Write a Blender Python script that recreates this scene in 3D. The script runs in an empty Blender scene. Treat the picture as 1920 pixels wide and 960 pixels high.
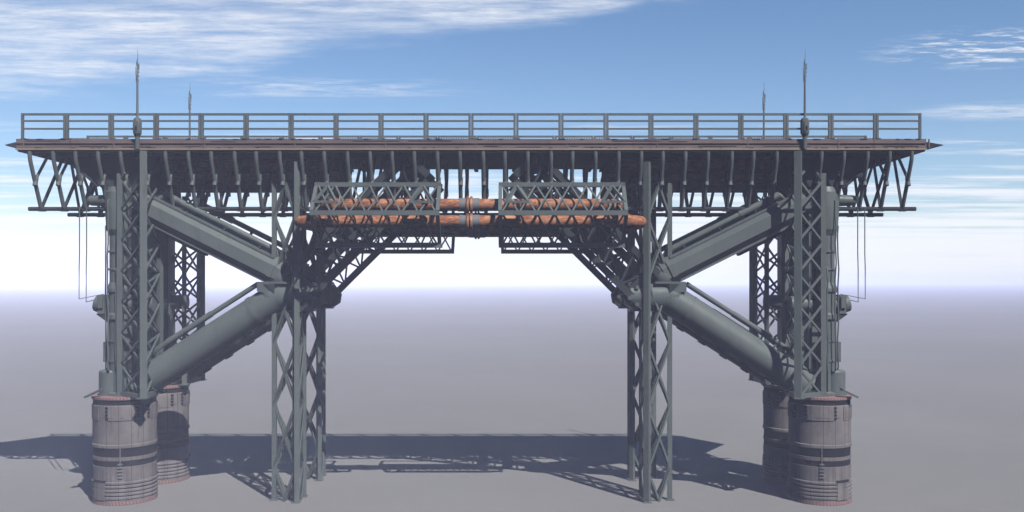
import bpy, math, random
from mathutils import Vector

random.seed(7)
K = 0.025                       # metres per working unit
S = bpy.context.scene
COL = S.collection
PI = math.pi

# ------------------------------------------------------------------ materials
def new_mat(name):
    m = bpy.data.materials.new(name); m.use_nodes = True
    nt = m.node_tree
    b = nt.nodes['Principled BSDF']
    return m, nt, b

def nd(nt, t, **kw):
    n = nt.nodes.new(t)
    for k, v in kw.items():
        if k in n.inputs.keys() if hasattr(n.inputs, 'keys') else False:
            n.inputs[k].default_value = v
        else:
            setattr(n, k, v)
    return n

def mathn(nt, op, a, b=None, c=None, clamp=False):
    n = nt.nodes.new('ShaderNodeMath'); n.operation = op; n.use_clamp = clamp
    for i, v in enumerate((a, b, c)):
        if v is None: continue
        if isinstance(v, (int, float)): n.inputs[i].default_value = v
        else: nt.links.new(v, n.inputs[i])
    return n.outputs[0]

def maprange(nt, v, a, b, c=0.0, d=1.0, smooth=True):
    n = nt.nodes.new('ShaderNodeMapRange')
    n.interpolation_type = 'SMOOTHSTEP' if smooth else 'LINEAR'
    nt.links.new(v, n.inputs[0])
    for i, x in zip((1, 2, 3, 4), (a, b, c, d)): n.inputs[i].default_value = x
    return n.outputs[0]

def mixc(nt, f, a, b, mode='MIX'):
    n = nt.nodes.new('ShaderNodeMix'); n.data_type = 'RGBA'; n.blend_type = mode
    for s, v in ((0, f), (6, a), (7, b)):
        if isinstance(v, (int, float)): n.inputs[s].default_value = v
        elif isinstance(v, tuple): n.inputs[s].default_value = (*v, 1.0)
        else: nt.links.new(v, n.inputs[s])
    return n.outputs[2]

def noise(nt, vec, scale, detail=6.0, rough=0.6, stretch=None, lac=2.0):
    n = nt.nodes.new('ShaderNodeTexNoise')
    n.inputs['Scale'].default_value = scale
    n.inputs['Detail'].default_value = detail
    n.inputs['Roughness'].default_value = rough
    if stretch:
        mp = nt.nodes.new('ShaderNodeMapping'); mp.inputs['Scale'].default_value = stretch
        nt.links.new(vec, mp.inputs[0]); vec = mp.outputs[0]
    nt.links.new(vec, n.inputs['Vector'])
    return n.outputs['Fac']

def coords(nt):
    return nt.nodes.new('ShaderNodeTexCoord').outputs['Object']

def bump(nt, b, h, dist, strength=0.6):
    n = nt.nodes.new('ShaderNodeBump')
    n.inputs['Strength'].default_value = strength
    n.inputs['Distance'].default_value = dist
    nt.links.new(h, n.inputs['Height'])
    nt.links.new(n.outputs[0], b.inputs['Normal'])

def painted(name, base, worn, dirt, rough=0.5, metal=0.0, spec=0.10):
    m, nt, b = new_mat(name)
    co = coords(nt)
    big = noise(nt, co, 0.55, 5, 0.6)
    streak = noise(nt, co, 1.0, 6, 0.65, (3.5, 3.5, 0.35))
    fine = noise(nt, co, 9.0, 6, 0.7)
    c = mixc(nt, maprange(nt, big, 0.35, 0.7), base, worn)
    c = mixc(nt, maprange(nt, streak, 0.54, 0.74, 0, 0.65), c, dirt)
    c = mixc(nt, maprange(nt, fine, 0.60, 0.72, 0, 0.55), c, dirt)
    nt.links.new(c, b.inputs['Base Color'])
    nt.links.new(maprange(nt, fine, 0.2, 0.8, rough + 0.15, rough - 0.1), b.inputs['Roughness'])
    b.inputs['Metallic'].default_value = metal
    b.inputs['Specular IOR Level'].default_value = spec
    bump(nt, b, fine, 0.01, 0.35)
    return m

M = {}
M['steel'] = painted('grey_green_paint', (0.0436, 0.0517, 0.0488), (0.0524, 0.0612, 0.0578), (0.0275, 0.0298, 0.0268))
M['steel_dark'] = painted('shade_toned_steel', (0.0163, 0.0192, 0.0207), (0.0215, 0.0244, 0.0252), (0.0104, 0.0104, 0.0104), 0.8, 0.0, 0.02)  # darker, bluer copy of the steel, with shade put into its colour
M['brace'] = painted('brace_paint', (0.0451, 0.0542, 0.0513), (0.0548, 0.0628, 0.0586), (0.0290, 0.0314, 0.0285), 0.42)
M['rail'] = painted('railing_paint', (0.0476, 0.0565, 0.0586), (0.0572, 0.0659, 0.0675), (0.0258, 0.0251, 0.0252), 0.45)
M['fascia'] = painted('mauve_edge_steel', (0.0614, 0.0446, 0.0437), (0.0804, 0.0604, 0.0562), (0.0282, 0.0189, 0.0170), 0.6)
M['lip'] = painted('tan_edge_trim', (0.1376, 0.1051, 0.0629), (0.1606, 0.1280, 0.0807), (0.0459, 0.0311, 0.0185), 0.6)
M['black'] = painted('near_black_surface', (0.0081, 0.0081, 0.0111), (0.0133, 0.0133, 0.0155), (0.0052, 0.0044, 0.0044), 0.8, 0.0, 0.02)  # near-black tone for the pier bands, inserts and small fittings
M['aerial'] = painted('aerial_metal', (0.0762, 0.0844, 0.0836), (0.0940, 0.1021, 0.0999), (0.0348, 0.0355, 0.0333), 0.4, 0.3)
M['sleeve'] = painted('pipe_sleeve_metal', (0.0696, 0.0696, 0.0733), (0.0814, 0.0814, 0.0814), (0.0451, 0.0370, 0.0326), 0.5)

def rust(name):
    m, nt, b = new_mat(name)
    co = coords(nt)
    n1 = noise(nt, co, 5.0, 9, 0.78, (0.45, 1.6, 1.6))
    n2 = noise(nt, co, 12.0, 6, 0.75, (0.3, 1.2, 1.2))
    n3 = noise(nt, co, 0.9, 4, 0.6)
    c = mixc(nt, maprange(nt, n1, 0.41, 0.60), (0.085, 0.031, 0.017), (0.250, 0.106, 0.050))
    c = mixc(nt, maprange(nt, n2, 0.50, 0.64, 0, 0.85), c, (0.055, 0.024, 0.016))
    c = mixc(nt, maprange(nt, n3, 0.50, 0.72, 0, 0.6), c, (0.290, 0.150, 0.085))
    nt.links.new(c, b.inputs['Base Color'])
    b.inputs['Roughness'].default_value = 0.85; b.inputs['Specular IOR Level'].default_value = 0.1
    bump(nt, b, n2, 0.03, 0.7)
    return m
M['rust'] = rust('flaking_rust')

def concrete(name):
    m, nt, b = new_mat(name)
    co = coords(nt)
    sep = nt.nodes.new('ShaderNodeSeparateXYZ'); nt.links.new(co, sep.inputs[0])
    big = noise(nt, co, 0.7, 6, 0.65)
    streak = noise(nt, co, 1.6, 7, 0.7, (3.0, 3.0, 0.22))
    fine = noise(nt, co, 16.0, 6, 0.75)
    cell = noise(nt, co, 3.0, 4, 0.6)
    c = mixc(nt, maprange(nt, big, 0.35, 0.68), (0.0696, 0.0626, 0.0619), (0.0977, 0.0886, 0.0865))
    c = mixc(nt, maprange(nt, streak, 0.50, 0.72, 0, 0.75), c, (0.0337, 0.0295, 0.0288))
    c = mixc(nt, maprange(nt, fine, 0.55, 0.75, 0, 0.6), c, (0.0415, 0.0366, 0.0366))
    c = mixc(nt, maprange(nt, cell, 0.62, 0.74, 0, 0.55), c, (0.0738, 0.0471, 0.0323))
    # vertical form-board seams round the drum
    ang = mathn(nt, 'ARCTAN2', sep.outputs[1], sep.outputs[0])
    fr = mathn(nt, 'FRACT', mathn(nt, 'MULTIPLY', ang, 16 / (2 * PI)))
    seam = mathn(nt, 'LESS_THAN', mathn(nt, 'ABSOLUTE', mathn(nt, 'SUBTRACT', fr, 0.5)), 0.022)
    fh = mathn(nt, 'FRACT', mathn(nt, 'MULTIPLY', sep.outputs[2], 0.62))
    seamh = mathn(nt, 'LESS_THAN', mathn(nt, 'ABSOLUTE', mathn(nt, 'SUBTRACT', fh, 0.5)), 0.008)
    sm = mathn(nt, 'MAXIMUM', seam, mathn(nt, 'MULTIPLY', seamh, maprange(nt, cell, 0.45, 0.55)))
    c = mixc(nt, mathn(nt, 'MULTIPLY', sm, 0.8), c, (0.0204, 0.0176, 0.0176))
    nt.links.new(c, b.inputs['Base Color'])
    b.inputs['Roughness'].default_value = 0.88; b.inputs['Specular IOR Level'].default_value = 0.1
    h = mathn(nt, 'SUBTRACT', mathn(nt, 'ADD', fine, mathn(nt, 'MULTIPLY', streak, 0.8)), mathn(nt, 'MULTIPLY', sm, 1.2))
    bump(nt, b, h, 0.02, 0.6)
    return m
M['concrete'] = concrete('weathered_drum_concrete')

def hazard(name):
    m, nt, b = new_mat(name)
    co = coords(nt)
    sep = nt.nodes.new('ShaderNodeSeparateXYZ'); nt.links.new(co, sep.inputs[0])
    ang = mathn(nt, 'ARCTAN2', sep.outputs[1], sep.outputs[0])
    t = mathn(nt, 'ADD', mathn(nt, 'MULTIPLY', ang, 60 / (2 * PI)), mathn(nt, 'MULTIPLY', sep.outputs[2], 1.8))
    st = mathn(nt, 'GREATER_THAN', mathn(nt, 'FRACT', t), 0.5)
    wear = maprange(nt, noise(nt, co, 7.0, 5, 0.7), 0.40, 0.60, 0.35, 1.0)
    c = mixc(nt, st, (0.120, 0.016, 0.012), (0.125, 0.098, 0.090))
    c = mixc(nt, wear, (0.065, 0.050, 0.048), c)
    nt.links.new(c, b.inputs['Base Color']); b.inputs['Roughness'].default_value = 0.8
    return m
M['hazard'] = hazard('worn_red_white_stripes')

def ground_mat(name):
    m, nt, b = new_mat(name)
    co = coords(nt)
    big = noise(nt, co, 0.035, 6, 0.6)
    mid = noise(nt, co, 0.5, 7, 0.65)
    fine = noise(nt, co, 6.0, 5, 0.7)
    c = mixc(nt, maprange(nt, big, 0.3, 0.7), (0.0876, 0.0854, 0.0833), (0.0969, 0.0947, 0.0919))
    c = mixc(nt, maprange(nt, mid, 0.45, 0.75, 0, 0.22), c, (0.0732, 0.0718, 0.0703))
    c = mixc(nt, maprange(nt, fine, 0.55, 0.8, 0, 0.22), c, (0.0689, 0.0675, 0.0660))
    nt.links.new(c, b.inputs['Base Color']); b.inputs['Roughness'].default_value = 0.92; b.inputs['Specular IOR Level'].default_value = 0.1
    bump(nt, b, fine, 0.01, 0.3)
    return m
M['ground'] = ground_mat('pale_grey_ground')

# ------------------------------------------------------------------ mesh builder
class MB:
    def __init__(s): s.v = []; s.f = []; s.sm = []
    def add(s, vs, fs, smooth=False):
        o = len(s.v); s.v += [tuple(p) for p in vs]
        for f in fs: s.f.append(tuple(i + o for i in f)); s.sm.append(smooth)
    def box(s, a, b):
        x0, y0, z0 = (min(p, q) for p, q in zip(a, b)); x1, y1, z1 = (max(p, q) for p, q in zip(a, b))
        s.add([(x0,y0,z0),(x1,y0,z0),(x1,y1,z0),(x0,y1,z0),(x0,y0,z1),(x1,y0,z1),(x1,y1,z1),(x0,y1,z1)],
              [(0,3,2,1),(4,5,6,7),(0,1,5,4),(1,2,6,5),(2,3,7,6),(3,0,4,7)])
        return s
    def frame(s, a, b, up=None):
        a, b = Vector(a), Vector(b); d = (b - a).normalized()
        up = Vector(up) if up else (Vector((0, 0, 1)) if abs(d.z) < 0.95 else Vector((0, 1, 0)))
        x = d.cross(up).normalized(); y = x.cross(d).normalized()
        return a, b, d, x, y
    def bar(s, a, b, w, h, up=None):          # rectangular bar; w across, h along `up`
        a, b, d, x, y = s.frame(a, b, up)
        vs = []
        for p in (a, b):
            for i, j in ((-1,-1),(1,-1),(1,1),(-1,1)): vs.append(p + x * (i*w/2) + y * (j*h/2))
        s.add(vs, [(0,1,2,3),(7,6,5,4),(0,4,5,1),(1,5,6,2),(2,6,7,3),(3,7,4,0)])
        return s
    def cyl(s, a, b, r, r2=None, n=12, smooth=True, up=None, caps=True):
        r2 = r if r2 is None else r2
        a, b, d, x, y = s.frame(a, b, up)
        vs = []
        for p, rr in ((a, r), (b, r2)):
            for i in range(n):
                t = 2*PI*(i+.5)/n; vs.append(p + x*(rr*math.cos(t)) + y*(rr*math.sin(t)))
        s.add(vs, [(i, (i+1) % n, n+(i+1) % n, n+i) for i in range(n)], smooth)
        if caps:
            s.add(vs[:n], [tuple(range(n-1, -1, -1))]); s.add(vs[n:], [tuple(range(n))])
        return s
    def path(s, pts, r, n=10, smooth=True):   # swept tube with mitred bends
        pts = [Vector(p) for p in pts]; m = len(pts); vs = []
        d0 = (pts[1]-pts[0]).normalized()
        ref = Vector((0,0,1)) if abs(d0.z) < 0.9 else Vector((1,0,0))
        x = d0.cross(ref).normalized()
        for k in range(m):
            din = (pts[k]-pts[k-1]).normalized() if k else d0
            dout = (pts[k+1]-pts[k]).normalized() if k < m-1 else din
            t = (din+dout).normalized()
            x = (x - t*x.dot(t)).normalized(); y = t.cross(x)
            for i in range(n):
                a = 2*PI*i/n; vs.append(pts[k] + x*(r*math.cos(a)) + y*(r*math.sin(a)))
        fs = [(k*n+i, k*n+(i+1) % n, (k+1)*n+(i+1) % n, (k+1)*n+i) for k in range(m-1) for i in range(n)]
        s.add(vs, fs, smooth)
        s.add(vs[:n], [tuple(range(n-1,-1,-1))]); s.add(vs[-n:], [tuple(range(n))])
        return s
    def lathe(s, c, prof, n=48, smooth=True):  # prof: (radius, z) from bottom to top
        cx, cy = c; vs = []
        for r, z in prof:
            for i in range(n):
                t = 2*PI*i/n; vs.append((cx + r*math.cos(t), cy + r*math.sin(t), z))
        for k in range(len(prof)-1):
            # own vertices per ring pair keep the profile's edges sharp
            q = vs[k*n:(k+2)*n]
            s.add(q, [(i, (i+1) % n, n+(i+1) % n, n+i) for i in range(n)], smooth)
        if prof[0][0] > 0: s.add(vs[:n], [tuple(range(n-1,-1,-1))])
        if prof[-1][0] > 0: s.add(vs[-n:], [tuple(range(n))])
        return s
    def ball(s, c, r, n=16, m=10, sq=(1,1,1)):
        vs = []
        for j in range(m+1):
            ph = PI*j/m
            for i in range(n):
                t = 2*PI*i/n
                vs.append((c[0]+sq[0]*r*math.sin(ph)*math.cos(t), c[1]+sq[1]*r*math.sin(ph)*math.sin(t), c[2]-sq[2]*r*math.cos(ph)))
        s.add(vs, [(j*n+i, j*n+(i+1) % n, (j+1)*n+(i+1) % n, (j+1)*n+i) for j in range(m) for i in range(n)], True)
        return s
    def prism(s, poly, off):                  # polygon in space pushed along off
        n = len(poly); o = Vector(off)
        vs = [Vector(p) for p in poly]; vs += [p+o for p in vs]
        s.add(vs, [tuple(range(n-1,-1,-1)), tuple(range(n, 2*n))] + [(i, (i+1) % n, n+(i+1) % n, n+i) for i in range(n)])
        return s
    def build(s, name, mat, parent=None, origin=None):
        o = root_loc(parent) if parent else Vector(origin or (0, 0, 0))
        me = bpy.data.meshes.new(name)
        me.from_pydata([tuple((Vector(p) - o) * K) for p in s.v], [], s.f)
        me.polygons.foreach_set('use_smooth', s.sm)
        import bmesh
        bm = bmesh.new(); bm.from_mesh(me); bmesh.ops.recalc_face_normals(bm, faces=bm.faces); bm.to_mesh(me); bm.free()
        me.materials.append(mat); me.update()
        ob = bpy.data.objects.new(name, me); COL.objects.link(ob)
        if parent: ob.parent = parent
        else: ob.location = o * K; ob['_o'] = 1
        return ob

ROOTS = {}
def root_loc(o):
    while o.parent: o = o.parent
    return ROOTS.get(o.name, Vector((0, 0, 0)))

def thing(name, label, cat, loc, group=None):
    o = bpy.data.objects.new(name, None); COL.objects.link(o)
    o.empty_display_size = 0.3
    o.location = Vector(loc) * K; ROOTS[o.name] = Vector(loc)
    o['label'] = label; o['category'] = cat
    if group: o['group'] = group
    return o

# ------------------------------------------------------------------ frame of the structure
WF = -135.0                      # deck half width
ZB, ZT = 657.0, 681.0            # underside and top of the deck
ZR = 729.0                       # top of the railing
UP = 848.0                       # half length of the straight deck edge
CORNERS = [(-1, -1), (1, -1), (-1, 1), (1, 1)]        # (side along the deck, near -1 / far +1)
def side(su): return 'left' if su < 0 else 'right'
def near(sw): return 'near' if sw < 0 else 'far'

# ------------------------------------------------------------------ ground
g = MB(); R = 116000
g.add([(-R,-R,0),(R,-R,0),(R,R,0),(-R,R,0)], [(0,1,2,3)])
go = g.build('ground', M['ground']); go['kind'] = 'structure'

# ------------------------------------------------------------------ piers
PU, PW, PR, PH = 664.0, 90.0, 57.0, 199.0
pier_label = {(-1,-1): 'sunlit round concrete pier with two dark bands at the near left corner',
              (1,-1): 'round concrete pier with shaded left edge at the near right corner',
              (-1,1): 'far left round concrete pier with a broad shadow arching over its middle',
              (1,1): 'mostly shaded round concrete pier at the far right behind the near one'}
for su, sw in CORNERS:
    cx, cy = su*PU, sw*PW
    t = thing('drum_pier', pier_label[su, sw], 'pier', (cx, cy, 0), 'round piers under the corners')
    pr = [(PR+1.0, 0), (PR+1.0, 9), (PR, 9.2)]
    for k in range(5):                         # ribbed foot
        z = 10 + k*7
        pr += [(PR, z), (PR+1.8, z+1.2), (PR+1.8, z+4.6), (PR, z+5.6)]
    pr += [(PR, 47), (PR, 71), (PR-1.6, 71.3), (PR-1.6, 82), (PR, 82.3), (PR, 88.5), (PR-1.6, 88.8), (PR-1.6, 105), (PR, 105.3),
           (PR+1.2, 106), (PR+1.2, 111), (PR, 112.5), (PR, 184), (PR-1.0, 185), (PR-1.0, 194), (PR+1.3, 194.4), (PR+1.3, PH)]
    MB().lathe((cx, cy), pr, 72).build('drum', M['concrete'], t)
    for z0, z1 in ((71.5, 81.8), (89.0, 104.8), (184.2, 194.2)):
        r = PR-0.9 if z0 > 150 else PR-1.1
        MB().lathe((cx, cy), [(r, z0), (r, z1)], 72).build('dark_band', M['black'], t)
    MB().lathe((cx, cy), [(PR+1.6, 0.6), (PR+1.6, 6.5)], 72).build('striped_rim', M['hazard'], t)
    MB().lathe((cx, cy), [(PR+1.9, PH-3.6), (PR+1.9, PH+0.4), (PR-0.6, PH+0.4)], 72).build('striped_rim', M['hazard'], t)
    # view-side furniture repeated round the drum
    base = math.degrees(math.atan2(-1785*1 if sw < 0 else -1785, su*-740))
    def ang(a): return math.radians(-90 + (-su)*a) if True else 0
    def on(a, r, z): return (cx + r*math.cos(ang(a)), cy + r*math.sin(ang(a)), z)
    def plate(mb, a0, a1, z0, z1, th, n=10):
        vs = []; 
        for i in range(n+1):
            a = a0 + (a1-a0)*i/n
            for r in (PR-0.6, PR+th):
                for z in (z0, z1): vs.append(on(a, r, z))
        fs = []
        for i in range(n):
            q = i*4; w = q+4
            fs += [(q+2, w+2, w+3, q+3), (q+1, q+3, w+3, w+1), (q, w, w+2, q+2)]
        fs += [(0,2,3,1), (n*4, n*4+1, n*4+3, n*4+2)]
        mb.add(vs, fs)
    for a0, a1 in ((-8, 40), (72, 150), (170, 225), (250, 330)):
        mb = MB(); plate(mb, a0, a1, 157, 183.5, 1.3); mb.build('cladding_plate', M['concrete'], t)
    for a in (-11, 43.5, 68, 153, 166, 229, 246):
        for k in range(4):
            mb = MB(); plate(mb, a-2.4, a+2.4, 159+k*6.6, 162.4+k*6.6, 1.6, 2); mb.build('cleat', M['black'], t)
    for a in (14, 194):
        for k in range(5):
            mb = MB(); plate(mb, a-4, a+4, 50+k*6.2, 52.2+k*6.2, 2.2, 2); mb.build('step_iron', M['sleeve'], t)
        mb = MB(); plate(mb, a-0.8, a+0.8, 68, 112, 1.8, 2); mb.build('seam_strip', M['concrete'], t)
    for a0, a1 in ((-42, -14), (120, 165), (218, 262)):
        mb = MB(); plate(mb, a0, a1, 9.4, 42, 2.6, 8); mb.build('access_panel', M['concrete'], t)
        mb = MB(); plate(mb, a0-1, a1+1, 42.2, 46, 3.2, 8); mb.build('panel_hood', M['black'], t)
    # splayed flange on the outer rim
    MB().bar((cx + su*26, cy-45, PH+15), (cx + su*55, cy-45, PH+1), 16, 3.0).build('rim_flange', M['steel'], t)

# ------------------------------------------------------------------ columns on the piers
for su, sw in CORNERS:
    cx, cy = su*PU, sw*PW
    t = thing('support_column', f'{near(sw)} {side(su)} grey steel column standing on its pier behind the corner lattice' if sw < 0 else
              f'{near(sw)} {side(su)} shaded steel column rising from the far pier', 'column', (cx, cy, PH), 'columns on the piers')
    def X(d): return cx + su*d                 # d outward
    def Y(d): return cy + sw*d                 # d outward (away from the middle line)
    MB().lathe((X(27), cy), [(24, PH+0.6), (24, PH+4), (21.5, PH+4), (21.5, PH+44), (20, PH+47), (14, PH+48.5), (2, PH+49)], 32).build('base_tank', M['brace'], t)
    sx = X(10)
    MB().lathe((sx, cy), [(26, PH+0.7), (26, PH+5), (19, PH+8), (19, 340), (23, 344), (23, 352), (20, 356), (20, 392), (23, 396), (23, 402), (18.5, 414), (18.5, 502), (24, 514), (26.5, 556), (25, 585), (20, 595)], 32).build('shaft', M['brace'], t)
    MB().box((X(-9.5), cy-13, PH+0.7), (X(-22), cy+13, 591)).build('web', M['steel_dark'], t)
    MB().box((X(-22.3), cy-16, PH+0.7), (X(-25), cy+16, 591)).build('flange', M['steel'], t)
    for a in range(0, 360, 60):
        q = math.radians(a+30)
        MB().bar((sx+19.5*math.cos(q), cy+19.5*math.sin(q), PH+9), (sx+19.5*math.cos(q), cy+19.5*math.sin(q), 338), 2.4, 4,
                 (math.cos(q), math.sin(q), 0)).build('stiffener', M['steel'], t)
    for z in (262, 300, 436, 470):
        MB().lathe((sx, cy), [(19.5, z), (20.6, z+0.5), (20.6, z+4), (19.5, z+4.5)], 32).build('band', M['steel'], t)
    # collar with outboard motor housing
    MB().cyl((X(-56), cy, 372), (X(34), cy, 372), 15, n=20).build('cross_shaft', M['brace'], t)
    h = MB(); h.box((X(33), cy-16, 354), (X(46), cy+16, 390)); hb = h.build('motor_housing', M['steel'], t)
    MB().cyl((X(46), cy, 372), (X(55), cy, 374), 17, 15.5, n=20).build('end_cap', M['steel'], hb)
    MB().prism([(X(28), cy-14, 353.5), (X(50), cy-14, 353.5), (X(28), cy-14, 338)], (0, 28, 0)).build('housing_bracket', M['steel_dark'], hb)
    MB().box((X(35), cy-20, 365), (X(44), cy-16.2, 386)).build('cover_plate', M['brace'], hb)
    # upper barrel and outboard spindle
    MB().cyl((X(20), cy, 570), (X(62), cy, 570), 12, 10, n=18).build('spindle', M['brace'], t)
    MB().ball((X(62), cy, 570), 10).build('spindle_tip', M['brace'], t)
    # capital: spreads to the deck
    c = MB()
    lo = [(X(-30), cy-9, 592), (X(40), cy-9, 592), (X(40), cy+9, 592), (X(-30), cy+9, 592)]
    hi = [(X(-75), cy-11, ZB-0.5), (X(112), cy-11, ZB-0.5), (X(112), cy+11, ZB-0.5), (X(-75), cy+11, ZB-0.5)]
    c.add(lo+hi, [(0,3,2,1),(4,5,6,7),(0,1,5,4),(1,2,6,5),(2,3,7,6),(3,0,4,7)])
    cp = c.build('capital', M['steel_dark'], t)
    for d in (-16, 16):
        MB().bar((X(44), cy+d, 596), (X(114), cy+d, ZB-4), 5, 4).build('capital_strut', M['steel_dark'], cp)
    # service pipes down the outer face
    for k, (dx, dy, z0, z1) in enumerate(((22, 26, 250, 566), (31, 14, 252, 520), (6, 26, 250, 440))):
        pts = [(X(dx), Y(dy-4), z0-4), (X(dx), Y(dy), z0)]
        z = z0
        while z < z1-30:
            z += random.uniform(22, 40); pts.append((X(dx+random.uniform(-1.2,1.2)), Y(dy+random.uniform(-1,1)), z))
        pts += [(X(dx), Y(dy), z1), (X(dx-4), Y(dy-8), z1+10)]
        MB().path(pts, 1.5, 6).build('service_pipe', M['steel'], t)
    MB().box((X(31), cy-9, 262), (X(38), cy+9, 300)).build('junction_box', M['steel'], t)
    MB().box((X(-22), Y(16.5), 300), (X(-8), Y(25), 330)).build('junction_box', M['steel'], t)

# ------------------------------------------------------------------ lattice towers (three legged)
def tower(name, label, feet, tops, z0, nb, legw, dw, group, ticks=True, skew=0):
    """feet: (u, w) of front, outer and back leg; z0 base height"""
    cx = sum(f[0] for f in feet)/3; cy = sum(f[1] for f in feet)/3
    t = thing(name, label, 'lattice tower', (cx, cy, z0), group)
    for (u, w), zt, lw in zip(feet, tops, legw):
        dd = Vector((u-cx, w-cy, 0)).normalized()
        MB().bar((u, w, z0), (u, w, zt), lw, lw, dd).build('leg', M['steel'], t)
    step = nb
    for i, j in ((0,1), (0,2), (1,2)):
        a, b = feet[i], feet[j]
        zt = min(tops[i], tops[j]); z = z0 + (0 if z0 > 50 else -step*0.48)
        mb = MB()
        va = Vector((a[0], a[1], 0)); vb = Vector((b[0], b[1], 0))
        nrm = (vb-va).cross(Vector((0,0,1))).normalized()
        for side_ in (-1, 1) if z0 < 50 else (0,):
            o = nrm * (side_*2.6)
            zz = z
            while zz < zt - 6:
                for p, q in ((va, vb), (vb, va)):
                    f0, f1 = 0.0, 1.0
                    if zz < z0: f0 = (z0 + 1 - zz)/step
                    if zz + step > zt: f1 = (zt - zz)/step
                    if f1 - f0 < 0.08: continue
                    e = 0.6 if p is va else -0.6
                    P = p.lerp(q, f0) + Vector((0,0,zz + f0*step)); Q = p.lerp(q, f1) + Vector((0,0,zz + f1*step))
                    mb.bar(P + o + nrm*e*2, Q + o + nrm*e*2, dw*0.5 if z0 < 50 else dw*0.6, dw, nrm.cross(Q-P))
                zz += step
        mb.build('bracing', M['steel'], t)
        if z0 > 50:
            MB().bar((a[0], a[1], z0+4), (b[0], b[1], z0+4), 7, 8).build('base_rail', M['steel'], t)
    # gusset and foot plates
    for (u, w) in feet:
        MB().box((u-legw[0]*0.75, w-legw[0]*0.75, z0), (u+legw[0]*0.75, w+legw[0]*0.75, z0+2)).build('foot_plate', M['steel'], t)
    return t

for su, sw in CORNERS:
    def P(u, w): return (su*u, sw*w)           # w is given as distance from the middle line
    lab = {(-1,-1): 'lattice tower on the near left pier with a thick sunlit front leg',
           (1,-1): 'lattice tower on the near right pier with its front leg half in shade',
           (-1,1): 'dark lattice tower on the far left pier behind the diagonal braces',
           (1,1): 'dark lattice tower on the far right pier behind the diagonal braces'}[su, sw]
    tower('corner_tower', lab, [P(602, 159), P(662, 116), P(606, 67)], [655, 619, 592], PH+0.8, 58, (12.5, 10, 9), 4.2, 'lattice towers on the piers')
    lab = {(-1,-1): 'tall near left lattice tower standing on the ground, sunlit below the brace joint',
           (1,-1): 'tall near right lattice tower standing on the ground beside its own slanting shadow',
           (-1,1): 'far left ground-standing lattice tower, shaded except near its foot',
           (1,1): 'far right ground-standing lattice tower, partly hidden behind the near one'}[su, sw]
    tower('ground_tower', lab, [P(330, 121), P(376, 100), P(327, 73)], [640, 602, 640], 0, 119, (10.5, 8.5, 8.5), 4.2, 'lattice towers standing on the ground')

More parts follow.
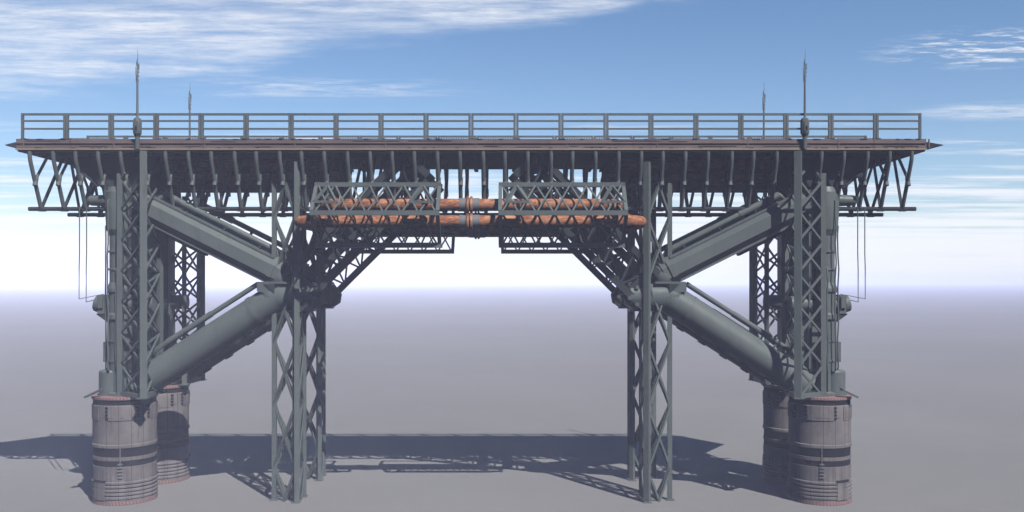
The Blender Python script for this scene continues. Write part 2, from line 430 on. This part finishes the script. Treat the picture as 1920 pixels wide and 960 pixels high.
# ------------------------------------------------------------------ hubs and braces
for su, sw in CORNERS:
    wy = sw*90.0
    def Q(u, z, w=90.0): return (su*u, sw*w, z)
    where = f'{near(sw)} {side(su)}'
    # hub
    t = thing('brace_hub', f'{where} rounded steel joint where four slanted braces meet the ground tower', 'joint', Q(364, 350), 'brace joints')
    MB().cyl(Q(384, 386), Q(300, 386), 28, n=28).build('barrel', M['brace'], t)
    MB().ball(Q(381, 386), 28.3, 24, 14).build('elbow', M['brace'], t)
    MB().prism([Q(405, 411, 116), Q(374, 411, 116), Q(374, 390, 116), Q(405, 397, 116)], (0, sw*-30, 0)).build('end_block', M['brace'], t)
    MB().ball(Q(365, 424), 27, 24, 14).build('upper_knuckle', M['brace'], t)
    MB().prism([Q(404, 411, 116), Q(346, 411, 116), Q(346, 411, 64), Q(404, 411, 64)], (0, 0, 4)).build('flange_plate', M['brace'], t)
    MB().prism([Q(392, 410.8, 117.5), Q(372, 410.8, 117.5), Q(372, 392, 117.5)], (0, sw*-3, 0)).build('gusset', M['steel_dark'], t)
    MB().prism([Q(330, 366, 112), Q(304, 360, 112), Q(289, 370, 112), Q(286, 388, 112), Q(302, 410, 112), Q(330, 438, 112)], (0, sw*-44, 0)).build('hub_plate', M['steel_dark'], t)
    for du, dz in ((298, 384), (312, 372), (312, 404)):
        MB().cyl(Q(du, dz, 118), Q(du, dz, 62), 4, n=8).build('pin', M['steel'], t)
    # upper brace
    t = thing('upper_brace', f'{where} octagonal brace falling from the column top to the joint', 'brace', Q(364, 424), 'upper diagonal braces')
    a, b = Q(636, 564), Q(364, 428)
    MB().cyl(a, b, 28, n=8, smooth=False).build('beam', M['brace'], t)
    A, B = Vector(a), Vector(b); d = (B-A).normalized(); nrm = Vector((0, 1, 0)).cross(d).normalized()
    if nrm.z < 0: nrm = -nrm
    for f, r in ((0.04, 30.5), (0.93, 30.5)):
        MB().cyl(A.lerp(B, f), A.lerp(B, f+0.03), r, n=8, smooth=False).build('band_clamp', M['brace'], t)
    for o_, e_ in ((24, 15), (-24, 15)):
        yv = Vector((0, sw*e_, 0))
        MB().bar(A.lerp(B, 0.08) + nrm*o_ + yv, A.lerp(B, 0.92) + nrm*o_ + yv, 5, 4, nrm).build('flange', M['brace'], t)
    k0, k1 = A.lerp(B, 0.06), A.lerp(B, 0.52)
    MB().bar(k0 - nrm*29, k1 - nrm*29, 22, 7, nrm).build('keel', M['steel_dark'], t)
    o = nrm*37
    MB().path([A.lerp(B, 0.10) + nrm*25, A.lerp(B, 0.12) + o, A.lerp(B, 0.90) + o, A.lerp(B, 0.97) + nrm*22], 6, 12).build('conduit', M['brace'], t)
    MB().cyl(A.lerp(B, 0.12) + o, A.lerp(B, 0.40) + o, 7.2, n=12).build('conduit_sleeve', M['brace'], t)
    for f in (0.3, 0.55, 0.8):
        MB().bar(A.lerp(B, f) + nrm*25, A.lerp(B, f) + nrm*36, 9, 4, d).build('conduit_bracket', M['steel_dark'], t)
    # lower brace
    t = thing('lower_brace', f'{where} thick round brace rising from the pier top to the joint', 'brace', Q(640, 212), 'lower diagonal braces')
    a, b = Q(640, 214), Q(375, 384)
    A, B = Vector(a), Vector(b); d = (B-A).normalized(); nrm = Vector((0, 1, 0)).cross(d).normalized()
    if nrm.z < 0: nrm = -nrm
    MB().cyl(a, b, 28.5, n=32).build('tube', M['brace'], t)
    MB().cyl(A.lerp(B, 0.06), A.lerp(B, 0.10), 31, n=32).build('band_clamp', M['steel'], t)
    MB().cyl(A.lerp(B, 0.84), A.lerp(B, 0.865), 30, n=32).build('band_clamp', M['brace'], t)
    o = nrm*41
    MB().path([A.lerp(B, 0.02) + nrm*26, A.lerp(B, 0.06) + o, A.lerp(B, 0.955) + o], 5.0, 12).build('conduit', M['brace'], t)
    MB().cyl(A.lerp(B, 0.30) + o, A.lerp(B, 0.62) + o, 5.9, n=12).build('conduit_sleeve', M['brace'], t)
    for k in range(4):
        f = 0.2 + k*0.17
        MB().bar(A.lerp(B, f) - nrm*27, A.lerp(B, f+0.05) - nrm*27, 14, 7, nrm).build('underside_lug', M['steel_dark'], t)
    # inward truss brace
    t = thing('truss_brace', f'{where} dark open truss slanting from the joint up to the middle of the deck', 'brace', Q(314, 375), 'inward truss braces')
    L0, L1 = (314, 375), (74, 614)
    px, pz = 0.7071, 0.7071
    def C(f, off, w):
        return Q(L0[0]+(L1[0]-L0[0])*f + px*off, L0[1]+(L1[1]-L0[1])*f + pz*off, w)
    ch = [(0, 112), (66, 108), (30, 70), (66, 70)]
    for off, w in ch:
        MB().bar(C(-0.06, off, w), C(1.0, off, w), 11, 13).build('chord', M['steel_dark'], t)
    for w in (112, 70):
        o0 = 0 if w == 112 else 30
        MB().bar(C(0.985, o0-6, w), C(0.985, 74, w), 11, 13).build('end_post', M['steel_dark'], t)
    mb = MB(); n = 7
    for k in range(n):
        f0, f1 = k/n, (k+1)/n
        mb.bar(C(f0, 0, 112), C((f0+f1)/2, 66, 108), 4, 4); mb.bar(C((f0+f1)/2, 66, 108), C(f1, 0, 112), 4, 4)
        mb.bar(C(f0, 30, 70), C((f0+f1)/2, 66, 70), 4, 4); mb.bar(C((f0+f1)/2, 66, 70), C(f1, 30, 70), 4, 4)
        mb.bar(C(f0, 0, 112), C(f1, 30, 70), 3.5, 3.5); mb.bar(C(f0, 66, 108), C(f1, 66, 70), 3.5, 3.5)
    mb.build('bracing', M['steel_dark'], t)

# ------------------------------------------------------------------ deck
dk = thing('bridge_deck', 'long flat bridge deck with mauve steel edge beams, pointed ends and ribs hanging under it', 'bridge deck', (0, 0, ZB))
W = -WF
MB().box((-UP+0.6, -W+3, ZB+1), (UP-0.6, W-3, ZT-1)).build('deck_plate', M['steel_dark'], dk)
for sw in (-1, 1):
    f = MB()
    y0 = sw*(W-2.8)
    f.box((-UP, y0, 672.6), (UP, sw*(W+1), ZT))
    f.box((-UP, y0, 669.4), (UP, sw*(W-2.0), 672.5))
    f.box((-UP, y0, 663.2), (UP, sw*(W+0.5), 669.3))
    fo = f.build('edge_beam', M['fascia'], dk)
    MB().box((-UP-1, y0, 660.6), (UP+1, sw*(W+2.0), 663)).build('edge_trim', M['lip'], fo)
    MB().box((-UP+5, y0, ZB-0.6), (UP-5, sw*(W-0.6), 660.4)).build('under_lip', M['steel_dark'], fo)
    # grooves, joint straps, toothed kerb, dark inserts
    gr = MB(); x = -UP+20
    while x < UP-40:
        l = random.uniform(14, 90); z = random.choice((675.0, 676.4, 665.4, 666.6))
        gr.box((x, sw*(W+0.3), z), (min(x+l, UP-4), sw*(W+1.35 if z > 670 else W+0.85), z+random.uniform(0.7, 1.4)))
        x += l + random.uniform(10, 70)
    for k in range(40):
        x = random.uniform(-UP+10, UP-10)
        gr.box((x, sw*(W), 679.2), (x+random.uniform(5, 13), sw*(W+1.5), ZT+0.2))
        x = random.uniform(-UP+10, UP-10)
        gr.box((x, sw*(W), 663.4), (x+random.uniform(4, 8), sw*(W+1.1), 665.0))
    gr.build('dark_insert', M['black'], fo)
    for k in range(-5, 6):
        x = k*168.8 + 8
        MB().box((x, sw*(W-1), 664), (x+2.2, sw*(W+1.9), ZT-0.5)).build('joint_strap', M['fascia'], fo)
    tk = MB(); x = -UP+14
    while x < UP-14:
        if int(x/85) % 2 == 0: tk.box((x, sw*(W-4), ZT), (x+2.3, sw*(W-1), ZT+2.0))
        x += 4.6
    tk.build('toothed_kerb', M['steel'], fo)
for su in (-1, 1):
    n = MB()
    b = su*(UP+0.3)
    n.add([(b, -40, ZB+6), (b, 40, ZB+6), (b, W-2, ZT-5), (b, -W+2, ZT-5), (su*942, 0, 688.5), (su*942, 0, 690)],
          [(0,1,2,3), (0,4,1), (3,2,5), (0,3,5,4), (1,4,5,2)])
    n.build('pointed_end', M['steel'], dk)
# underside girders
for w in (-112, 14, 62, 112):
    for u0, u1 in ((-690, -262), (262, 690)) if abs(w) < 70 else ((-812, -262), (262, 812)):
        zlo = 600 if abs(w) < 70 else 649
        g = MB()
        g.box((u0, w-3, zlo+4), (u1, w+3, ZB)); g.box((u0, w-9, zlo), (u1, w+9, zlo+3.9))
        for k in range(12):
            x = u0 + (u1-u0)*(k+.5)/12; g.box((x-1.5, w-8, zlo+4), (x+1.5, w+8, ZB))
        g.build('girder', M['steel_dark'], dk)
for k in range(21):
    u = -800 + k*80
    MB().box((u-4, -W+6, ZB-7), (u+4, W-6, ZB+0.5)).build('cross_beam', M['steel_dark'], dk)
# hanging ribs and the two bottom chords
RW, RZ = {-1: 90.0, 1: 68.0}, 554.0
for sw in (-1, 1):
    ww = RW[sw]
    for u0, u1 in ((-848, 848),):
        mb = MB(); mb.cyl((u0, sw*ww, RZ), (u1, sw*ww, RZ), 4.0, n=10)
        for k in range(40):
            u = (k - 19.5)*42.2
            mb.box((u-6, sw*ww-4.6, RZ-4.8), (u+6, sw*ww+4.6, RZ-2.6))
        mb.build('bottom_chord', M['steel_dark'], dk)
    for k in range(40):
        u = (k - 19.5)*42.2 + random.uniform(-1.3, 1.3)
        p = [(u, sw*133, ZB+1), (u, sw*133, 650), (u, sw*131.5, 642), (u, sw*128.5, 635), (u, sw*(ww+2), RZ+3)]
        rb = MB().path(p, 3.9, 8).build('rib', M['steel'], dk)
        q = 0.40; wy = 128.5 + (ww+2-128.5)*q; zz = 635 + (RZ+3-635)*q
        mb = MB(); mb.path([(u+1, sw*(wy+1), zz-6), (u+1, sw*(wy-6), zz+10), (u+1, sw*(wy-44), ZB-2)], 2.8, 6)
        mb.cyl((u+1, sw*(wy+2.5), zz-8), (u+1, sw*(wy-3), zz+7), 4.25, n=8)
        mb.build('strut', M['steel'], rb)
        if u > 240 or u < -64:
            MB().bar((u, sw*(ww-2), RZ+3), (u+10, sw*(ww-62), ZB-1), 4.5, 4.5).build('inner_strut', M['steel_dark'], rb)

# ------------------------------------------------------------------ railings
for sw in (-1, 1):
    rt = thing('guard_railing', 'guard railing of grey steel panels along the near edge of the deck' if sw < 0 else
               'guard railing along the far edge of the deck, only its top showing over the deck', 'railing', (0, sw*W, ZT))
    y = sw*(W-1.0)
    step = 1678.0/20
    for k in range(20):
        u0 = -839 + k*step; u1 = u0 + step - (0 if k == 19 else 1.0)
        mb = MB()
        for z, h in ((ZR-2, 4.0), (714.6, 3.2), (700, 3.2)):
            mb.box((u0+4.2, y-1.6, z-h/2), (u1-4.2, y+1.6, z+h/2))
        pn = mb.build('railing_panel', M['rail'], rt)
        for u in ((u0+2.1), (u1-2.1)):
            MB().box((u-2.1, y-2.2, ZT+0.3), (u+2.1, y+2.2, ZR)).build('post', M['rail'], pn)
        MB().box((u0, y-3, ZT+0.2), (u0+7, y+3, ZT+1.6)).build('base_plate', M['rail'], pn)

# ------------------------------------------------------------------ aerial masts
for su, sw in CORNERS:
    ux, wy = su*620.0, sw*(W+6)
    lab = {(-1,-1): 'tall grey aerial mast with a box on the near deck edge, against white clouds',
           (1,-1): 'tall grey aerial mast with a box on the near deck edge, against clear blue',
           (-1,1): 'aerial mast on the far deck edge, left of the middle, seen through the railing',
           (1,1): 'aerial mast on the far deck edge, right of the middle, seen through the railing'}[su, sw]
    t = thing('aerial_mast', lab, 'aerial', (ux, wy, 660), 'aerial masts on the deck edges')
    yb = wy
    MB().cyl((ux, yb, 661), (ux, yb, 684), 4.2, n=12).build('socket', M['steel'], t)
    MB().box((ux-3, sw*(W+2.1), 664), (ux+3, yb-sw*2, 680)).build('wall_bracket', M['steel'], t)
    hb = MB()
    prof = [(3.8, 683), (8, 690), (8.4, 694), (8.4, 710), (7, 717), (3.2, 720)]
    hb.lathe((ux, yb), prof, 8, False)
    ho = hb.build('equipment_box', M['brace'], t)
    MB().box((ux-3.2, yb-8.7*1, 694), (ux+3.2, yb-7.2, 712)).build('cover', M['steel'], ho)
    MB().box((ux-1.2, yb-9.5, 696), (ux+2.2, yb-8.8, 703)).build('latch', M['black'], ho)
    MB().cyl((ux, yb, 719), (ux, yb, 800), 2.3, 1.7, n=10).build('mast', M['aerial'], t)
    MB().cyl((ux, yb, 800), (ux, yb, 828), 1.1, 0.9, n=8).build('mast_top', M['aerial'], t)
    MB().cyl((ux+0.6, yb, 826), (ux+0.6, yb, 846), 0.55, 0.3, n=6).build('whip', M['aerial'], t)
    for dx, z0, z1, r in ((a_*0.75, b_, c_, d_*0.8) for a_, b_, c_, d_ in ((-3.6, 798, 814, 0.9), (3.4, 808, 820, 1.5), (-3.2, 786, 797, 0.8), (3.2, 802, 806, 1.3), (2.6, 787, 790, 1.2), (-2.2, 816, 824, 0.7), (3.0, 795, 799, 0.9))):
        mb = MB(); mb.cyl((ux+dx, yb, z0), (ux+dx, yb, z1), r, n=6)
        mb.bar((ux, yb, (z0+z1)/2), (ux+dx, yb, (z0+z1)/2), 0.7, 0.7)
        mb.build('antenna', M['aerial'], t)

# ------------------------------------------------------------------ rusted pipes
def arc(p0, corner, p1, r, n=7):
    p0, c, p1 = Vector(p0), Vector(corner), Vector(p1)
    a = c + (p0-c).normalized()*r; b = c + (p1-c).normalized()*r
    return [tuple((1-t)**2*a + 2*t*(1-t)*c + t*t*b) for t in [i/n for i in range(n+1)]]
pipes = [('upper', 270.0, 554.0, 62.0, 641.0), ('lower', 312.0, 524.0, 30.0, 618.0)]
for sw in (-1, 1):
    wl = sw*185.0
    for nm, ul, zl, wu, zu in pipes:
        lab = {(-1,'upper'): 'upper of the two sunlit rusty pipes running through the near cages',
               (-1,'lower'): 'lower of the two sunlit rusty pipes running through the near cages',
               (1,'upper'): 'upper shaded pipe on the far side, hidden behind the near rusty pipes',
               (1,'lower'): 'lower shaded pipe on the far side, seen just under the near rusty pipes'}[sw, nm]
        t = thing('rusted_pipe', lab, 'pipe', (0, wl, zl), 'rusty pipes slung under the deck')
        y2 = sw*wu
        R_ = 11.0
        MB().cyl((-ul+26, wl, zl), (ul-26, wl, zl), R_, n=24).build('straight_run', M['rust'], t)
        for su in (-1, 1):
            pts = [(su*(ul-26), wl, zl)] + arc((su*(ul-26), wl, zl), (su*ul, wl, zl), (su*ul, y2, zl), 24) \
                + arc((su*ul, wl, zl), (su*ul, y2, zl), (su*ul, y2, zu), 22) \
                + arc((su*ul, y2, zl), (su*ul, y2, zu), (su*620, y2, zu), 22) + [(su*596, y2, zu)]
            MB().path(pts, R_-0.05, 20).build('bent_run', M['rust'], t)
            MB().cyl((su*(ul-30), wl, zl), (su*(ul-22), wl, zl), R_+2, n=24).build('bend_flange', M['rust'], t)
        sl = MB().cyl((-19, wl, zl), (17, wl, zl), R_+1.2, n=24).build('sleeve', M['sleeve'], t)
        for c in (-4.2, 2.4):
            r = MB(); rr = R_+4.6
            r.cyl((c-2.3, wl, zl), (c-1.4, wl, zl), rr-1.2, rr, n=24); r.cyl((c-1.4, wl, zl), (c+1.4, wl, zl), rr, n=24); r.cyl((c+1.4, wl, zl), (c+2.3, wl, zl), rr, rr-1.2, n=24)
            r.build('coupling_ring', M['rust'], sl)
        for u in (-240, -120, 120, 240):
            if abs(u) < ul-30:
                MB().cyl((u-2, wl, zl), (u+2, wl, zl), R_+0.9, n=24).build('pipe_strap', M['rust'], t)

# ------------------------------------------------------------------ lattice cages round the pipes
for su, sw in CORNERS:
    u0, u1 = 52.0, 280.0
    def G(u, w, z): return (su*u, sw*w, z)
    lab = f'{near(sw)} {side(su)} open lattice cage ' + ('wrapped round the sunlit rusty pipes' if sw < 0 else 'hanging in shade behind the near one')
    t = thing('pipe_cage', lab, 'cage', G((u0+u1)/2, 185, 480), 'lattice cages round the pipes')
    top, mid, bot = (190, 590), (232, 536), (186, 481)
    for (w, z), hh, ww in ((top, 8, 8), (mid, 8.5, 8), (bot, 9, 10)):
        MB().bar(G(u0, w, z), G(u1, w, z), ww, hh).build('rail', M['steel'], t)
    for (w, z) in ((150, 592), (150, 480)):
        MB().bar(G(u0+2, w, z), G(u1-2, w, z), 5, 5).build('back_rail', M['steel_dark'], t)
    for u in (u0+3, u1-3):
        for p, q in ((top, mid), (mid, bot)):
            MB().bar(G(u, p[0], p[1]-3), G(u, q[0], q[1]+3), 6.5, 6.5).build('end_post', M['steel'], t)
        for p, q in ((top, (150, 592)), (bot, (150, 480))):
            MB().bar(G(u, *p), G(u, *q), 5, 5).build('tie', M['steel_dark'], t)
    nb = 7; st = (u1-u0-12)/nb
    for p, q in ((top, mid), (mid, bot)):
        mb = MB()
        pv, qv = Vector((0, sw*p[0], p[1])), Vector((0, sw*q[0], q[1]))
        nv = Vector((1,0,0)).cross(qv-pv).normalized()
        for k in range(nb):
            a = u0+6+k*st; b = a+st
            s0 = Vector(G(a, *p)); s1 = Vector(G(b, *q)); mb.bar(s0+nv*1.2, s1+nv*1.2, 1.8, 2.8, nv.cross(s1-s0))
            s0 = Vector(G(a, *q)); s1 = Vector(G(b, *p)); mb.bar(s0-nv*1.2, s1-nv*1.2, 1.8, 2.8, nv.cross(s1-s0))
        mb.build('lattice', M['steel'], t)
    for c in (u0+32, u1-24):                   # the two stout A-frames in the upper face
        mb = MB()
        L = lambda f: (top[0]+(mid[0]-top[0])*f + 3, top[1]+(mid[1]-top[1])*f)
        mb.bar(G(c, *L(0.05)), G(c-20, *L(0.62)), 4.5, 4.5); mb.bar(G(c, *L(0.05)), G(c+20, *L(0.62)), 4.5, 4.5)
        mb.bar(G(c-22, *L(0.62)), G(c+22, *L(0.62)), 4.5, 4.5)
        mb.build('a_frame', M['steel'], t)

# ------------------------------------------------------------------ hanging cables at the outer ends
for su in (-1, 1):
    for nm, u, zb, zz in (('outer', 749, 382, 391), ('inner', 735.5, 376, 381)):
        w = -RW[-1] - 4.6
        pts = [(su*u, w, RZ+3), (su*u, w, 470), (su*(u+0.8), w, 440), (su*(u+0.8), w, zb), (su*(716 if nm == 'inner' else 702), -98, zz+0), ]
        if nm == 'outer': pts += [(su*702, -98, 388)]
        mb = MB(); mb.path(pts, 1.0, 6)
        ob = mb.build('hanging_cable', M['steel'], None, (su*u, w, zb))
        ob['label'] = f'{nm} of the two thin cables hanging below the {side(su)} end of the deck'
        ob['category'] = 'cable'; ob['group'] = 'thin cables at the deck ends'
        del ob['_o']

# ------------------------------------------------------------------ haze
hz = MB(); HR = 118000
hz.box((-HR, -HR, -1/K), (HR, HR, 870))
m, nt, b = new_mat('thin_air')
nt.nodes.remove(b)
pv = nt.nodes.new('ShaderNodeVolumePrincipled')
pv.inputs['Color'].default_value = (0.71, 0.75, 1.0, 1)
pv.inputs['Density'].default_value = 0.00100
pv.inputs['Anisotropy'].default_value = -0.4
nt.links.new(pv.outputs[0], nt.nodes['Material Output'].inputs['Volume'])
ho = hz.build('haze', m); ho['kind'] = 'stuff'

for o in list(bpy.data.objects):
    if '_o' in o.keys(): del o['_o']

# ------------------------------------------------------------------ light, sky
sun_dir = Vector((0.47, -0.73, 1.0)).normalized()
el = math.asin(sun_dir.z); rot = math.atan2(sun_dir.x, sun_dir.y)
ld = bpy.data.lights.new('sun', 'SUN'); ld.energy = 5.0; ld.angle = math.radians(0.25); ld.color = (1.0, 0.975, 0.945)
lo = bpy.data.objects.new('sun', ld); COL.objects.link(lo)
lo.rotation_euler = (-sun_dir).to_track_quat('-Z', 'Y').to_euler(); lo.location = (0, -20, 60)

w = bpy.data.worlds.new('World'); S.world = w; w.use_nodes = True
nt = w.node_tree; nt.nodes.clear()
out = nt.nodes.new('ShaderNodeOutputWorld'); bg = nt.nodes.new('ShaderNodeBackground')
sky = nt.nodes.new('ShaderNodeTexSky'); sky.sky_type = 'NISHITA'; sky.sun_disc = False
sky.sun_elevation = el; sky.sun_rotation = rot; sky.air_density = 1.0; sky.dust_density = 0.1; sky.ozone_density = 4.0
bg.inputs['Strength'].default_value = 0.052
hs = nt.nodes.new('ShaderNodeHueSaturation'); hs.inputs['Saturation'].default_value = 1.12; hs.inputs['Value'].default_value = 1.03
nt.links.new(mixc(nt, 1.0, sky.outputs[0], (1.02, 0.97, 0.955), 'MULTIPLY'), hs.inputs['Color'])
tc = nt.nodes.new('ShaderNodeTexCoord'); sp = nt.nodes.new('ShaderNodeSeparateXYZ'); nt.links.new(tc.outputs['Generated'], sp.inputs[0])
dz = mathn(nt, 'MAXIMUM', sp.outputs[2], 0.008)
dy = mathn(nt, 'MAXIMUM', sp.outputs[1], 0.05)
qx = mathn(nt, 'DIVIDE', sp.outputs[0], dz); qy = mathn(nt, 'DIVIDE', sp.outputs[1], dz)
cb = nt.nodes.new('ShaderNodeCombineXYZ'); nt.links.new(qx, cb.inputs[0]); nt.links.new(qy, cb.inputs[1])
qv = cb.outputs[0]
# broad band of cirrus
s = mathn(nt, 'ADD', qy, mathn(nt, 'MULTIPLY', qx, 0.52))
warp = noise(nt, qv, 1.0, 5, 0.6, (1.1, 1.6, 1))
s = mathn(nt, 'ADD', s, mathn(nt, 'MULTIPLY', mathn(nt, 'SUBTRACT', warp, 0.5), 1.5))
band = mathn(nt, 'MULTIPLY', maprange(nt, s, 3.75, 3.25), maprange(nt, s, 1.6, 2.5))
fib = noise(nt, qv, 1.0, 10, 0.76, (2.2, 7.5, 1))
lump = noise(nt, qv, 1.0, 4, 0.55, (0.9, 2.2, 1))
c1 = mathn(nt, 'MULTIPLY', band, mathn(nt, 'MULTIPLY', maprange(nt, fib, 0.32, 0.70, 0.22, 1.0), maprange(nt, lump, 0.30, 0.60, 0.45, 1.0)))
# small patch of flecks on the right
def blob(cx, cy, rx, ry):
    a = mathn(nt, 'DIVIDE', mathn(nt, 'SUBTRACT', qx, cx), rx); b_ = mathn(nt, 'DIVIDE', mathn(nt, 'SUBTRACT', qy, cy), ry)
    r = mathn(nt, 'SQRT', mathn(nt, 'ADD', mathn(nt, 'MULTIPLY', a, a), mathn(nt, 'MULTIPLY', b_, b_)))
    return maprange(nt, r, 1.15, 0.35)
fleck = noise(nt, qv, 1.0, 8, 0.7, (4.0, 11.0, 1))
c2 = mathn(nt, 'MULTIPLY', blob(2.15, 4.0, 0.62, 0.42), maprange(nt, fleck, 0.47, 0.64))
c3 = mathn(nt, 'MULTIPLY', blob(-1.0, 4.85, 0.9, 0.33), maprange(nt, fib, 0.42, 0.68, 0, 0.55))
c5 = mathn(nt, 'MULTIPLY', blob(2.9, 5.5, 0.6, 0.35), maprange(nt, fib, 0.35, 0.62, 0, 0.6))
# streaks low over the horizon
az = mathn(nt, 'DIVIDE', sp.outputs[0], dy)
lq = mathn(nt, 'LOGARITHM', mathn(nt, 'MAXIMUM', qy, 0.5), math.e)
cb2 = nt.nodes.new('ShaderNodeCombineXYZ'); nt.links.new(az, cb2.inputs[0]); nt.links.new(lq, cb2.inputs[1])
low = noise(nt, cb2.outputs[0], 1.0, 8, 0.66, (3.4, 12.0, 1))
thr = maprange(nt, lq, 1.70, 3.1, 0.61, 0.32, False)
c4 = mathn(nt, 'MULTIPLY', mathn(nt, 'MULTIPLY', maprange(nt, lq, 1.66, 1.95), mathn(nt, 'GREATER_THAN', sp.outputs[1], 0.0)),
           maprange(nt, mathn(nt, 'SUBTRACT', low, thr), -0.06, 0.16))
cl = mathn(nt, 'MAXIMUM', mathn(nt, 'MAXIMUM', c1, c2), mathn(nt, 'MAXIMUM', mathn(nt, 'MAXIMUM', c3, c5), c4))
col = mixc(nt, mathn(nt, 'MULTIPLY', cl, 0.84, clamp=True), hs.outputs[0], (8.2, 8.35, 8.6))
# sky behind the viewer darkened and tinted blue to cut fill in the shade
back = maprange(nt, sp.outputs[1], -0.35, 0.30)
col = mixc(nt, 1.0, col, mixc(nt, back, (0.42, 0.50, 0.80), (1.0, 1.0, 1.0)), 'MULTIPLY')
nt.links.new(col, bg.inputs['Color']); nt.links.new(bg.outputs[0], out.inputs['Surface'])

# ------------------------------------------------------------------ camera
cam = bpy.data.cameras.new('camera'); co = bpy.data.objects.new('camera', cam); COL.objects.link(co)
co.location = (76*K, -1875*K, 416*K); co.rotation_euler = (PI/2, 0, 0)
cam.sensor_width = 36; cam.lens = 36*1750/1920; cam.shift_y = 47/1920
cam.clip_start = 0.1; cam.clip_end = 20000
S.camera = co

S.view_settings.view_transform = 'Standard'; S.view_settings.look = 'None'
S.view_settings.exposure = 1.2; S.view_settings.gamma = 1.0; S.view_settings.use_curve_mapping = False
S.render.engine = 'CYCLES'
S.cycles.use_denoising = True
S.cycles.max_bounces = 6; S.cycles.diffuse_bounces = 0; S.cycles.volume_bounces = 1
S.cycles.transparent_max_bounces = 8
